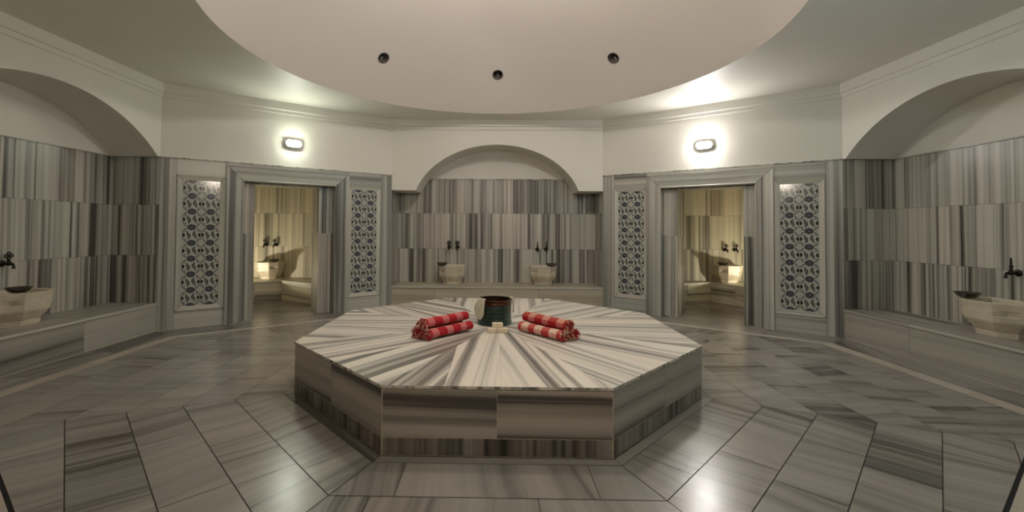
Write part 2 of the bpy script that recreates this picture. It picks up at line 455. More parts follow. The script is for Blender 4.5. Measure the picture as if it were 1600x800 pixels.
# --- back wall with its alcove
w = MB()
hw = 1.43
xs = [-HB, -hw] + [-hw + 2 * hw * i / 48 for i in range(1, 48)] + [hw, HB]
zb = lambda x: 2.05 if abs(x) >= hw - 1e-6 else arch_z(x, hw, 2.05, .81, 'ellipse')
for i in range(len(xs) - 1):
    x0, x1 = xs[i], xs[i + 1]; z0, z1 = zb(x0), zb(x1)
    w.poly([V((x0, YB, z0)), V((x1, YB, z1)), V((x1, YB, CE)), V((x0, YB, CE))], None, 0)
    w.poly([V((x0, YB, z0)), V((x0, YN, z0)), V((x1, YN, z1)), V((x1, YB, z1))], None, 0)
w.poly([V((-hw, YN, CL)), V((hw, YN, CL)), V((hw, YN, 2.95)), V((-hw, YN, 2.95))], None, 0)
clad(w, (-HB, YN), (HB, YN), ROWS, mat=1); backing(w, (-HB, YN), (HB, YN), 0, CL, (0, 1), 2)
for s in (-1, 1):
    clad(w, (s * HB, YB), (s * HB, YN), [(0, .36), (.36, 1.0), (1.0, 1.67), (1.67, 2.05)], mat=1, wmin=.25, wmax=.35)
ledge(w, [(-1.38, YN), (1.38, YN)], CL - .004, [(0, -1)], 1)
tag(w.build('wall_back', [M['plaster'], M['wall_marble'], M['dark_joint']]), kind='structure')

# --- side walls with arched niches
for s, nm in ((-1, 'left'), (1, 'right')):
    w = MB(); hw = 1.33
    ys = [-YC] + [-hw + 2 * hw * i / 48 for i in range(49)] + [YC]
    za = lambda y: CL if abs(y) >= hw else arch_z(y, hw, CL, .56, 'c')
    for i in range(len(ys) - 1):
        y0, y1 = ys[i], ys[i + 1]; z0, z1 = za(y0), za(y1)
        w.poly([V((s * XS, y0, z0)), V((s * XS, y1, z1)), V((s * XS, y1, CE)), V((s * XS, y0, CE))], None, 0)
        w.poly([V((s * XS, y0, z0)), V((s * XN, y0, z0)), V((s * XN, y1, z1)), V((s * XS, y1, z1))], None, 0)
    w.poly([V((s * XN, -hw, CL)), V((s * XN, hw, CL)), V((s * XN, hw, 2.95)), V((s * XN, -hw, 2.95))], None, 0)
    clad(w, (s * XN, -YC), (s * XN, YC), ROWS, mat=1); backing(w, (s * XN, -YC), (s * XN, YC), 0, CL, (s, 0), 2)
    for yy in (-YC, YC):
        clad(w, (s * XS, yy), (s * XN, yy), ROWS, mat=1, wmin=.3, wmax=.4); backing(w, (s * XS, yy), (s * XN, yy), 0, CL, (0, yy), 2)
    ledge(w, [(s * XS, YC), (s * XN, YC), (s * XN, -YC), (s * XS, -YC)], CL - .006, [(0, -1), (-s, 0), (0, 1)], 1)
    tag(w.build('wall_' + nm, [M['plaster'], M['wall_marble'], M['dark_joint']]), kind='structure')

# --- back diagonal walls: pilasters, slabs above and below the tile panels, plaster above
def drect(mb, s, t0, t1, z0, z1, mat, hor=False, off=0, rr=R):
    p = [dpt(s, t0, z0, off), dpt(s, t1, z0, off), dpt(s, t1, z1, off), dpt(s, t0, z1, off)]
    e = (dpt(s, 1, 0) - dpt(s, 0, 0)).normalized()
    if mat == 0: mb.poly(p, None, 0)
    elif hor: mb.slab(p, (0, 0, 1), e, mat, rr)
    else: mb.slab(p, e, (0, 0, 1), mat, rr)
TP = [(.20, .78), (2.50, 3.08)]            # panel bays along the wall
for s, nm in ((-1, 'left'), (1, 'right')):
    w = MB()
    drect(w, s, 0, DL, CL, CE, 0)
    for t0, t1 in ((0, .085), (.085, .20), (3.08, 3.165), (3.165, DL)): drect(w, s, t0 + .001, t1 - .001, 0, CL, 4)
    for t0, t1 in TP:
        drect(w, s, t0 + .002, t1 - .002, 0, .235, 4, True); drect(w, s, t0 + .002, t1 - .002, 2.09, CL, 4, True)
        drect(w, s, t0, t1, .235, 2.09, 3, False, .01)
    drect(w, s, .755, 2.505, 2.262, CL, 4, True, -.004)
    # step jambs and deep reveals of the doorway
    for z0, z1 in ((0, 1.29), (1.29, 2.05)):
        drect(w, s, .98, 1.20, z0, z1 - .002, 1, False, .12); drect(w, s, 2.12, 2.28, z0, z1 - .002, 1, False, .12)
        for t, a, b in ((.98, 0, .12), (2.28, 0, .12), (1.20, .12, .55), (2.12, .12, .55)):
            p = [dpt(s, t, z0, a), dpt(s, t, z0, b), dpt(s, t, z1 - .002, b), dpt(s, t, z1 - .002, a)]
            w.slab(p, (p[1] - p[0]).normalized(), (0, 0, 1), 1)
    w.slab([dpt(s, .98, 2.05, 0), dpt(s, 2.28, 2.05, 0), dpt(s, 2.28, 2.05, .12), dpt(s, .98, 2.05, .12)], (0, 1, 0), (1, 0, 0), 1)
    w.slab([dpt(s, 1.2, 2.03, .12), dpt(s, 2.12, 2.03, .12), dpt(s, 2.12, 2.03, .55), dpt(s, 1.2, 2.03, .55)], (0, 1, 0), (1, 0, 0), 1)
    w.poly([dpt(s, .98, 2.05, .12), dpt(s, 2.28, 2.05, .12), dpt(s, 2.28, 2.03, .12), dpt(s, .98, 2.03, .12)], None, 1)
    drect(w, s, 0, .985, 0, CL, 2, False, .125); drect(w, s, 2.275, DL, 0, CL, 2, False, .125)
    e = dpt(s, 1, 0) - dpt(s, 0, 0); n = dpt(s, 0, 0, -1) - dpt(s, 0, 0)
    a, b = dpt(s, 0, 0), dpt(s, DL, 0)
    ledge(w, [(a.x, a.y), (b.x, b.y)], CL - .006, [(n.x, n.y)], 1)
    tag(w.build('wall_back_' + nm, [M['plaster'], M['wall_marble'], M['dark_joint'], M['pale_marble'], M['frame_marble']]), kind='structure')

# --- door surrounds: mitred moulded frames
def moulding(s, inner, prof, closed, mat, name, parent=None, kind=None, label=None):
    """inner = list of (t,z) corners of the inner edge; prof = list of (outward width, projection)"""
    mb = MB(); n = len(inner); rows = []
    for w_, p_ in prof:
        row = []
        for i in range(n):
            c = V(inner[i])
            if closed or 0 < i < n - 1:
                d1 = (c - V(inner[i - 1])).normalized(); d2 = (V(inner[(i + 1) % n]) - c).normalized()
            elif i == 0: d1 = d2 = (V(inner[1]) - c).normalized()
            else: d1 = d2 = (c - V(inner[i - 1])).normalized()
            n1 = V((d1.y, -d1.x)); n2 = V((d2.y, -d2.x)); b = n1 + n2; b = b / (1 + n1.dot(n2))
            q = c + b * w_; row.append((q.x, max(q.y, 0) if not closed else q.y, p_))
        rows.append(row)
    for i in range(n if closed else n - 1):
        k = (i + 1) % n; d = (V(inner[k]) - V(inner[i])).normalized(); ou, ov = R.uniform(-50, 50), R.uniform(-50, 50)
        for j in range(len(prof) - 1):
            q = [rows[j][i], rows[j][k], rows[j + 1][k], rows[j + 1][i]]
            dd = V((d.y, -d.x))
            # tiny relief at the mitres keeps the joint visible
            mb.poly([dpt(s, a, z, -p) for a, z, p in q], [(V((a, z)).dot(dd) + ou + p * 1.3, V((a, z)).dot(d) + ov) for a, z, p in q], 0)
    for i in (range(n) if closed else range(1, n - 1)):   # dark mitre line
        for j in range(len(prof) - 1):
            a, b = rows[j][i], rows[j + 1][i]; u = V((b[0] - a[0], b[1] - a[1]))
            if u.length < 1e-4: continue
            u.normalize(); h = V((-u.y, u.x)) * .0022
            mb.poly([dpt(s, a[0] - h.x, a[1] - h.y, -a[2] - .0008), dpt(s, a[0] + h.x, a[1] + h.y, -a[2] - .0008), dpt(s, b[0] + h.x, b[1] + h.y, -b[2] - .0008), dpt(s, b[0] - h.x, b[1] - h.y, -b[2] - .0008)], None, 1)
    o = mb.build(name, [M[mat], M['dark_joint']], parent)
    return o
for s, i in ((-1, 1), (1, 2)):
    prof = [(0, 0), (0, .018), (.012, .026), (.024, .018), (.026, .012), (.11, .020), (.112, .026), (.20, .030), (.205, .034), (.222, .034), (.222, 0)]
    o = moulding(s, [(2.28, 0), (2.28, 2.05), (.98, 2.05), (.98, 0)] if True else None, [(-a, b) for a, b in prof] if False else prof, False, 'frame_marble', 'door_%d' % i)
    tag(o, kind='structure')

# ------------------------------------------------------------------ ceiling ring, dome, cornice
cl = MB(); n = 128
circ = [(DR * math.cos(2 * PI * i / n), DY + DR * math.sin(2 * PI * i / n)) for i in range(n)]
def hit(ang):
    d = V((math.cos(ang), math.sin(ang))); best = None
    for k in range(8):
        a, b = V(ROOM[k]), V(ROOM[(k + 1) % 8]); a = a - V((0, DY)); b = b - V((0, DY)); e = b - a
        den = d.x * e.y - d.y * e.x
        if abs(den) < 1e-9: continue
        t = (a.x * e.y - a.y * e.x) / den; u = (a.x * d.y - a.y * d.x) / den
        if t > 0 and -1e-6 <= u <= 1 + 1e-6: best = t if best is None else min(best, t)
    return (d.x * best, DY + d.y * best)
angs = sorted([2 * PI * i / n for i in range(n)] + [math.atan2(y - DY, x) % (2 * PI) for x, y in ROOM])
for i in range(len(angs)):
    a, b = angs[i], angs[(i + 1) % len(angs)]
    if abs(a - b) < 1e-6: continue
    A, B = hit(a), hit(b)
    cl.poly([V((DR * math.cos(a), DY + DR * math.sin(a), CE)), V((DR * math.cos(b), DY + DR * math.sin(b), CE)), V((*B, CE)), V((*A, CE))], None, 0)
for s in (-1, 1):
    cl.poly(flat(SIDE[s], 2.9), None, 0)
for pg in bay: cl.poly(flat(pg, 2.45), None, 0)
tag(cl.build('ceiling', [M['plaster']]), kind='structure')

def sphere_rows(rad, nr, nn, z_floor):
    rows = []
    amax = math.asin(DR / SPH)
    for i in range(nr + 1):
        a = amax * (1 - i / nr) if i < nr else .004
        rows.append([V((rad * math.sin(a) * math.cos(2 * PI * k / nn), DY + rad * math.sin(a) * math.sin(2 * PI * k / nn), SZC + rad * math.cos(a))) for k in range(nn)])
    return rows
dm = MB()
inner = sphere_rows(SPH, 28, 96, 0); outer = sphere_rows(SPH + .26, 28, 96, 0)
dm.grid(inner, True); dm.poly(inner[-1]); dm.grid(outer, True); dm.poly(outer[-1]); dm.grid([inner[0], outer[0]], True)
dome = dm.build('ceiling_dome', [M['dome_plaster']], None, True, weld=True)
cut = MB(); EYES = [(45, 'l'), (0, 'c'), (-45, 'r')]
rh, zh = 2.30, 3.80; nrm = V((0, 0, 0))
ca = math.asin(rh / SPH)
for az, _ in EYES:
    A = math.radians(az)
    d = V((-math.sin(A) * math.sin(ca), math.cos(A) * math.sin(ca), math.cos(ca)))
    q = d.to_track_quat('Z', 'Y').to_matrix().to_4x4()
    cut.lathe([(.082, -.2), (.082, .6)], 32, V((0, DY, SZC)) + d * (SPH), 0, q)
    b = len(cut.v) - 64
    cut.f.append(tuple(reversed(range(b, b + 32)))); cut.uv.append([(0, 0)] * 32); cut.m.append(0)
    cut.f.append(tuple(range(b + 32, b + 64))); cut.uv.append([(0, 0)] * 32); cut.m.append(0)
cutter = cut.build('cutter', [M['dome_plaster']], weld=True)
bo = dome.modifiers.new('holes', 'BOOLEAN'); bo.operation = 'DIFFERENCE'; bo.object = cutter; bo.solver = 'EXACT'
bpy.context.view_layer.update()
dg = bpy.context.evaluated_depsgraph_get()
nm_ = bpy.data.meshes.new_from_object(dome.evaluated_get(dg)); dome.modifiers.clear(); dome.data = nm_
nm_.set_sharp_from_angle(angle=math.radians(35))
bpy.data.objects.remove(cutter, do_unlink=True)
tag(dome, kind='structure')
eyelab = {45: 'round dark skylight hole in the dome, the left one of the three in view', 0: 'round dark skylight hole in the dome, the middle one above the bucket',
          -45: 'round dark skylight hole in the dome, the right one of the three in view'}
for az in (45, 0, -45):
    A = math.radians(az)
    d = V((-math.sin(A) * math.sin(ca), math.cos(A) * math.sin(ca), math.cos(ca)))
    q = d.to_track_quat('Z', 'Y').to_matrix().to_4x4(); P0 = V((0, DY, SZC)) + d * SPH
    t = empty('skylight_hole', P0); t.rotation_mode = 'QUATERNION'; t.rotation_quaternion = d.to_track_quat('Z', 'Y')
    tag(t, eyelab[az], 'skylight', 'round skylight holes in the dome')
    m = MB(); m.lathe([(.0815, .26), (.0815, .004), (.086, -.004), (.078, -.006), (.075, .004), (.075, .26)], 36)
    m.build('sleeve', M['sleeve'], t, True)
    m = MB(); m.lathe([(.075, .10), (.05, .125), (.02, .138), (.001, .14)], 32); m.build('glass_cap', M['dark_glass'], t, True)

co_ = MB()
prof = [(0, 3.115), (.014, 3.117), (.016, 3.122), (.016, 3.170), (.034, 3.174), (.038, 3.18), (.038, CE)]
for j in range(len(prof) - 1):
    A, B = offset_poly(ROOM, prof[j][0] + 1e-4), offset_poly(ROOM, prof[j + 1][0] + 1e-4)
    for k in range(8):
        l = (k + 1) % 8
        co_.poly([V((*A[k], prof[j][1])), V((*A[l], prof[j][1])), V((*B[l], prof[j + 1][1])), V((*B[k], prof[j + 1][1]))], None, 0)
tag(co_.build('trim_1', [M['plaster']]), kind='structure')

# --- front half of the room behind the camera: short diagonal walls and a wide low entrance bay
w = MB()
BR = [(0, .8), (.8, 1.6), (1.6, 2.45)]
for s in (-1, 1):
    a, m, b = (s * XS, -YC), (s * DX, BYD), (s * HB, -YB)
    clad(w, a, m, ROWS, mat=1)
    w.poly([V((*a, CL)), V((*m, CL)), V((*m, CE)), V((*a, CE))], None, 0)
    w.poly([V((*m, 2.45)), V((*b, 2.45)), V((*b, CE)), V((*m, CE))], None, 0)
    clad(w, m, (s * BX1, -YB), BR, mat=1)
    clad(w, (s * BX1, -YB), (s * BX1, BYF), BR, mat=1)
w.poly([V((-HB, -YB, 2.45)), V((HB, -YB, 2.45)), V((HB, -YB, CE)), V((-HB, -YB, CE))], None, 0)
clad(w, (-BX1, BYF), (BX1, BYF), BR, mat=1)
tag(w.build('wall_front', [M['plaster'], M['wall_marble']]), kind='structure')

# --- side room shells
for s, nm in ((-1, 'left'), (1, 'right')):
    w = MB(); pg = SIDE[s]
    for i in range(len(pg)):
        a, b = pg[i], pg[(i + 1) % len(pg)]
        if i == 4:      # wall pierced by the doorway
            def seg(t0, t1, z0, z1):
                p = [dpt(s, t0, z0, .55), dpt(s, t1, z0, .55), dpt(s, t1, z1, .55), dpt(s, t0, z1, .55)]
                w.slab(p, (p[1] - p[0]).normalized(), (0, 0, 1), 1)
            seg(.95, 1.2, 0, CL); seg(2.12, 2.55, 0, CL); seg(1.2, 2.12, 2.03, CL)
        else:
            clad(w, a, b, ROWS, mat=1)
        w.poly([V((*a, CL)), V((*b, CL)), V((*b, 2.9)), V((*a, 2.9))], None, 0)
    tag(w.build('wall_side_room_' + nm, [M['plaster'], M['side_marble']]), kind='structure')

# ------------------------------------------------------------------ glazed tile panels
def tile_pattern(mb, W_, H_, put):
    """draws the panel in its own plane; put(x,y,layer)->point"""
    box = [(0, 0), (W_, 0), (W_, H_), (0, H_)]
    def shape(pts, mat, layer):
        if area(pts) < 0: pts = pts[::-1]
        q = clip(pts, box)
        if q: mb.poly([put(x, y, layer) for x, y in q], None, mat)
    def ell(cx, cy, rx, ry, mat, layer, n=18, scal=0, ph=0):
        # fan of quads is not needed: scalloped outline stays star-shaped
        pts = [(cx + rx * (1 + scal * math.cos(8 * a + ph)) * math.cos(a), cy + ry * (1 + scal * math.cos(8 * a + ph)) * math.sin(a)) for a in [2 * PI * i / n for i in range(n)]]
        shape(pts, mat, layer)
    def stroke(path, w0, mat, layer):
        for i in range(len(path) - 1):
            a, b = V(path[i]), V(path[i + 1]); d = (b - a).normalized(); h = V((-d.y, d.x)) * w0 / 2; a2, b2 = a - d * w0 * .2, b + d * w0 * .2
            shape([tuple(a2 + h), tuple(a2 - h), tuple(b2 - h), tuple(b2 + h)], mat, layer)
    mb.poly([put(x, y, 0) for x, y in box], None, 0)
    T = W_ / 2; nr = round(H_ / T); TH = H_ / nr
    for k in range(1, nr): stroke([(0, k * TH), (W_, k * TH)], .0012, 5, 1)
    stroke([(T, 0), (T, H_)], .0014, 5, 1)
    for k in range(nr + 1):
        y0 = k * TH
        for sx in (0, T, 2 * T):            # ogee diamonds meeting the medallions
            for dx in (-1, 1):
                for dy in (-1, 1):
                    path = [(sx + dx * (T / 2 - .044) * (1 - u), y0 + dy * (.012 + .058 * u ** 1.5)) for u in [i / 6 for i in range(7)]]
                    stroke(path, .016, 4, 2); stroke(path, .006, 0, 3)
                    p = path[3]
                    stroke([p, (p[0] + dx * .004, p[1] + dy * .020)], .0045, 4, 4)
                    stroke([path[2], (path[2][0] - dx * .012, path[2][1] - dy * .002)], .006, 4, 4)
                    ell(p[0] + dx * .005, p[1] + dy * .024, .0055, .008, 4, 4, 8)
        for cx in (T / 2, 3 * T / 2):
            ell(cx, y0, .046, .042, 2, 5, 48, .07)
            ell(cx, y0, .036, .029, 3, 6, 48, .10, 1.5)
            ell(cx, y0, .026, .020, 2, 7, 16); ell(cx, y0, .015, .012, 3, 8, 12); ell(cx, y0, .0055, .0045, 0, 9, 10)
    for k in range(nr):
        ym = (k + .5) * TH
        for sx in (0, T, 2 * T):            # little split flowers on the seams
            for dx in (-1, 1):
                ell(sx + dx * .017, ym + .013, .014, .014, 4, 5, 12); ell(sx + dx * .017, ym - .013, .014, .014, 4, 5, 12); ell(sx + dx * .025, ym, .011, .011, 4, 5, 12)
            ell(sx, ym, .0075, .016, 3, 6, 10); ell(sx, ym, .004, .010, 0, 7, 8)
        for cx in (T / 2, 3 * T / 2):       # serrated leaves in pairs
            for dx, fl_ in ((-1, 1), (1, -1)):
                ox = cx + dx * .038; pts = []; ins = []
                for i in range(13):
                    u = i / 12; yy = (u - .5) * .118; bend = .010 * math.sin(u * PI * 1.6) * fl_
                    ww = .0190 * math.sin(PI * min(1, u * 1.02)) ** .7 * (1 + .16 * (i % 2)) * (1.0 if u < .7 else .8)
                    pts.append((ox + bend, yy, ww)); ins.append((ox + bend, yy, ww * .62))
                for lst, mat, ly in ((pts, 4, 5), (ins, 6, 6)):
                    for i in range(12):
                        (a, ya, wa), (b, yb2, wb) = lst[i], lst[i + 1]; f = 1 if fl_ > 0 else -1
                        shape([(a - wa, ym + f * ya), (a + wa, ym + f * ya), (b + wb, ym + f * yb2), (b - wb, ym + f * yb2)], mat, ly)
                for u in (-.3, -.1, .1, .3):
                    stroke([(ox - .009, ym + u * .105 - .004), (ox + .009, ym + u * .105 + .004)], .0024, 0, 7)
                stroke([(ox + dx * .004, ym - fl_ * .055), (ox + dx * -.012, ym - fl_ * .068)], .004, 4, 5)
tiles_m = [M['tile_white'], M['tile_white'], M['tile_navy'], M['tile_blue'], M['tile_black'], M['tile_seam'], M['tile_green']]
names = {(-1, 0): 'narrow blue floral tile panel between the left doorway and the arched alcove',
         (-1, 1): 'blue floral tile panel between the left bench and the left doorway, sheen at its top',
         (1, 0): 'narrow blue floral tile panel between the arched alcove and the right doorway',
         (1, 1): 'blue floral tile panel between the right doorway and the right bench, sheen at its top'}
for s in (-1, 1):
    for b, (t0, t1) in enumerate(TP):
        a0, a1, z0, z1 = t0 + .06, t1 - .07, .30, 2.02
        a0 = t0 + (.075 if b == 0 else .075); a1 = a0 + .432
        base = dpt(s, (a0 + a1) / 2, 0); base.z = z0
        t = empty('tile_panel', base); tag(t, names[(s, b)], 'tile panel', 'floral tile panels on the diagonal walls')
        mb = MB()
        put = (lambda x, y, l, s=s, a0=a0, a1=a1, z0=z0, base=base: dpt(s, a0 + x if s > 0 else a1 - x, z0 + y, -.002 - l * .00025) - base)
        tile_pattern(mb, .432, z1 - z0, put)
        mb.build('glazed_tiles', tiles_m, t)
        o = moulding(s, [(a0, z0), (a0, z1), (a1, z1), (a1, z0)][::-1], [(0, .001), (.002, .004), (.048, .014), (.056, .018), (.064, .018), (.066, .0)], True, 'pale_marble', 'frame')
        o.parent = t; o.matrix_parent_inverse = Matrix.Translation(-base)

# ------------------------------------------------------------------ central platform
pl = empty('octagonal_platform', (0, 0, 0)); tag(pl, 'low octagonal striped marble platform in the middle of the hall', 'platform')
mb = MB()
oct_ = [((AP - .0015) / math.cos(PI / 8) * math.cos(PI / 8 + k * PI / 4), (AP - .0015) / math.cos(PI / 8) * math.sin(PI / 8 + k * PI / 4)) for k in range(8)]
for k in range(8):
    a, b = oct_[k], oct_[(k + 1) % 8]; mb.poly([V((*a, 0)), V((*b, 0)), V((*b, HP - .012)), V((*a, HP - .012))])
mb.poly(flat(oct_, HP - .006)); mb.build('mortar_core', M['grout'], pl)
for k in range(8):
    th = -PI / 2 + k * PI / 4; o = V((math.cos(th), math.sin(th), 0)); e = V((-o.y, o.x, 0)); rr = random.Random(490 + k)
    z = V((0, 0, 1))
    def slab3(mb, pts2, z0, z1, ua, va, mat, rot=0):
        """solid slab from a plan outline"""
        top = [V((*p, z1)) for p in pts2]; n = len(pts2)
        mb.slab(top, ua, va, mat, rr, rot)
        for i in range(n):
            a, b = pts2[i], pts2[(i + 1) % n]; d = (V(b) - V(a)).normalized()
            mb.slab([V((*a, z0)), V((*b, z0)), V((*b, z1)), V((*a, z1))], (d.x, d.y, 0), (0, 0, 1), mat, rr)
    # the wedge is cut in two or three boards whose joints run from the rim inward
    mb = MB(); TPc = AP + .004
    cuts = {0: [-1, -.46, .03, 1], 1: [-1, -.05, .5, 1], 7: [-1, -.5, .05, 1]}.get(k, [-1, rr.uniform(-.3, .3), 1])
    cx = 0.0
    tri = [(0, 0)]
    for i in range(len(cuts) - 1):
        t0, t1 = cuts[i] * TPc * T8, cuts[i + 1] * TPc * T8
        P2 = lambda t, r: (e.x * t + o.x * r, e.y * t + o.y * r)
        # joint runs perpendicular to the rim until it meets the mitre
        pts = [(t0, abs(t0) / T8 if i > 0 else TPc), (t0, TPc), (t1, TPc), (t1, abs(t1) / T8 if i < len(cuts) - 2 else TPc)]
        poly = [P2(t0, TPc), P2(t1, TPc)]
        if i < len(cuts) - 2: poly.append(P2(t1, abs(t1) / T8))
        if t0 < 0 < t1: poly.append((0.0, 0.0))
        if i > 0: poly.append(P2(t0, abs(t0) / T8))
        q = [p for j, p in enumerate(poly) if math.dist(p, poly[j - 1]) > 1e-4]
        if area(q) < 0: q.reverse()
        q = shrink(q, .0011)
        if not q: continue
        mid = (t0 + t1) / 2 / (TPc * T8)
        slab3(mb, q, HP - .017, HP, e, o, 0, -mid * .34 if k in (0, 1, 7) else rr.uniform(-.12, .12))
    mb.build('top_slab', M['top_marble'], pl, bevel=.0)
    for h, (t0, t1) in enumerate(((-1, 0.0), (0.0, 1))):
        mb = MB(); L = AP * T8
        a, b = t0 * L + (.005 if t0 else .001), t1 * L - (.005 if t1 else .001)
        for z0, z1, hor in ((.113, HP - .026, True),):
            P3 = lambda t, r, zz: e * t + o * r + z * zz
            mb.slab([P3(a, AP, z0), P3(b, AP, z0), P3(b, AP, z1), P3(a, AP, z1)], z, e, 0, rr, rr.uniform(-.04, .04))
            for q in ([P3(a, AP, z0), P3(a, AP, z1), P3(a, AP - .02, z1), P3(a, AP - .02, z0)], [P3(b, AP, z0), P3(b, AP - .02, z0), P3(b, AP - .02, z1), P3(b, AP, z1)],
                      [P3(a, AP, z1), P3(b, AP, z1), P3(b, AP - .02, z1), P3(a, AP - .02, z1)], [P3(a, AP, z0), P3(a, AP - .02, z0), P3(b, AP - .02, z0), P3(b, AP, z0)]):
                mb.slab(q, z, e, 0, rr)
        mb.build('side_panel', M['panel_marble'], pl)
    mb = MB(); L = AP * T8
    P3 = lambda t, r, zz: e * t + o * r + z * zz
    t = -L + .005; tops = []
    while t < L - .01:
        t1 = min(L - .005, t + rr.uniform(.3, .62))
        mb.slab([P3(t, AP, .006), P3(t1 - .0015, AP, .006), P3(t1 - .0015, AP, .108), P3(t, AP, .108)], e, z, 0, rr); t = t1
    mb.poly([P3(-L + .003, AP, .108), P3(L - .003, AP, .108), P3(L - .003, AP - .01, .108), P3(-L + .003, AP - .01, .108)])
    mb.build('plinth', M['plinth_marble'], pl)

# ------------------------------------------------------------------ benches
def bench(name, label, front, back, joints_front, overhang=.012, mat='bench_marble', group=None, lip=True):
    """front/back polylines (same count) on plan; front towards the room"""
    n = len(front); c = V((sum(p[0] for p in front) / n, sum(p[1] for p in front) / n, 0))
    t = empty(name, c); tag(t, label, 'bench', group)
    th = .028; st, rs = MB(), MB()
    for i in range(n - 1):
        a, b, d, f = [V((*q, 0)) - c for q in (front[i], front[i + 1], back[i + 1], back[i])]
        L = (b - a).length; e = (b - a).normalized(); nn = V((e.y, -e.x, 0))
        if nn.dot(((a + b) - (d + f)) / 2) < 0: nn = -nn
        js = [0] + [j for j in joints_front[i]] + [1]
        for k in range(len(js) - 1):
            s0, s1 = js[k], js[k + 1]; g = .0015 / L
            A, B, D, F = a.lerp(b, s0 + g) + nn * overhang, a.lerp(b, s1 - g) + nn * overhang, f.lerp(d, s1 - g), f.lerp(d, s0 + g)
            z1, z0 = V((0, 0, BH)), V((0, 0, BH - th))
            st.slab([A + z1, B + z1, D + z1, F + z1], nn, e, 0, None, R.uniform(-.08, .08))
            st.slab([A + z0, B + z0, B + z1, A + z1], (0, 0, 1), e, 1)
            st.slab([A + z0, A + z1, F + z1, F + z0], (0, 0, 1), nn, 0); st.slab([B + z0, D + z0, D + z1, B + z1], (0, 0, 1), nn, 0)
            st.slab([A + z0, F + z0, D + z0, B + z0], nn, e, 0)
            A, B = a.lerp(b, s0 + g), a.lerp(b, s1 - g)
            rs.slab([A, B, B + z0, A + z0], (0, 0, 1), e, 0, None, R.uniform(-.06, .06))
        rs.poly([a - nn * .004, b - nn * .004, b - nn * .004 + V((0, 0, BH - th)), a - nn * .004 + V((0, 0, BH - th))], None, 1)
    rs.build('front_panel', [M[mat], M['dark_joint']], t)
    st.build('seat_slab', [M[mat], M['pale_marble']], t)
    return t
G_B = 'built-in marble benches in the niches'
bench('marble_bench', 'long marble bench in the back alcove under the arch', [(-HB + .004, YB), (HB - .004, YB)], [(-HB + .004, YN - .004), (HB - .004, YN - .004)], [[.21, .70]], group=G_B, mat='beige_marble')
bench('marble_bench', 'dark marble bench along the left wall niche', [(-XS, YC - .004), (-XS, -YC + .004)], [(-XN + .004, YC - .004), (-XN + .004, -YC + .004)], [[.37, .72]], group=G_B)
bench('marble_bench', 'marble bench along the right wall niche', [(XS, YC - .004), (XS, -YC + .004)], [(XN - .004, YC - .004), (XN - .004, -YC + .004)], [[.32, .70]], group=G_B)
bench('marble_bench', 'angled marble bench inside the left doorway room', [(-5.0, 2.5), (-4.46, 3.66), (-4.10, 3.94), (-2.95, 3.36)], [(-5.59, 2.5), (-5.59, 4.44), (-4.10, 4.44), (-2.95, 4.44)], [[], [], []], group=G_B, mat='side_marble')
bench('marble_bench', 'angled marble bench inside the right doorway room', [(2.95, 3.95), (4.15, 4.19), (4.47, 3.64), (5.0, 2.5)], [(2.95, 4.44), (4.15, 4.44), (5.59, 4.44), (5.59, 2.5)], [[.6], [.75], []], group=G_B, mat='side_marble')

# ------------------------------------------------------------------ basins
def basin_mesh(wd=.47, dp=.43):
    mb = MB()
    def plan(w_, d_, notch=0.0, ch=.125):
        """front at y=-d, back at y=0"""
        h = w_ / 2; ch = ch * w_ / wd
        mL = V((-h + ch / 2, -d_ + ch / 2)) + V((1, 1)).normalized() * notch
        mR = V((h - ch / 2, -d_ + ch / 2)) + V((-1, 1)).normalized() * notch
        q = lambda a, b, u: V(a).lerp(V(b), u)
        A, B = (-h, -d_ + ch), (-h + ch, -d_); C_, D_ = (h - ch, -d_), (h, -d_ + ch)
        return [(-h, 0), A, tuple(q(A, mL, .5) - V((.0, .0))), tuple(mL), tuple(q(mL, B, .5)), B, C_, tuple(q(C_, mR, .5)), tuple(mR), tuple(q(mR, D_, .5)), D_, (h, 0)]
    lv = [(0, .315, .34, 0), (.055, .32, .345, 0), (.062, .335, .352, 0), (.145, .435, .405, 0), (.160, .445, .41, 0), (.205, .449, .414, 0.0), (.214, .450, .414, .036), (.240, .453, .417, .024), (.268, .457, .42, .004), (.322, .468, .428, 0), (.330, .470, .430, 0), (.334, .464, .427, 0)]
    rows = [[V((x, y, z)) for x, y in plan(w_, d_, nt)] for z, w_, d_, nt in lv]
    # hollow
    def inner(z, k):
        return [V((x * k, -.215 + (y + .215) * k, z)) for x, y in plan(wd, dp)]
    rows += [inner(.334, .86), inner(.326, .83), inner(.25, .78), inner(.18, .62), inner(.165, .30)]
    mb.grid(rows, True); mb.poly(rows[-1]); mb.poly(list(reversed(rows[0])))
    return mb
bm_ = basin_mesh()
basin0 = bm_.build('wash_basin', M['basin'], None, False, bevel=.0025, weld=True)
DRAIN = MB(); 
G_K = 'carved marble wash basins'
BAS = [((-.815, YN - .003, BH), 0, 'carved ivory marble basin in the alcove, left of the two'),
       ((.850, YN - .003, BH), 0, 'carved ivory marble basin in the alcove, right of the two'),
       ((-XN + .003, .06, BH), PI / 2, 'large carved marble basin on the left wall bench'),
       ((XN - .003, .0, BH), -PI / 2, 'large carved marble basin on the right wall bench'),
       ((-4.50, 4.447, BH), 0, 'warm lit marble basin inside the left doorway room'),
       ((4.51, 4.447, BH), 0, 'warm lit marble basin inside the right doorway room')]
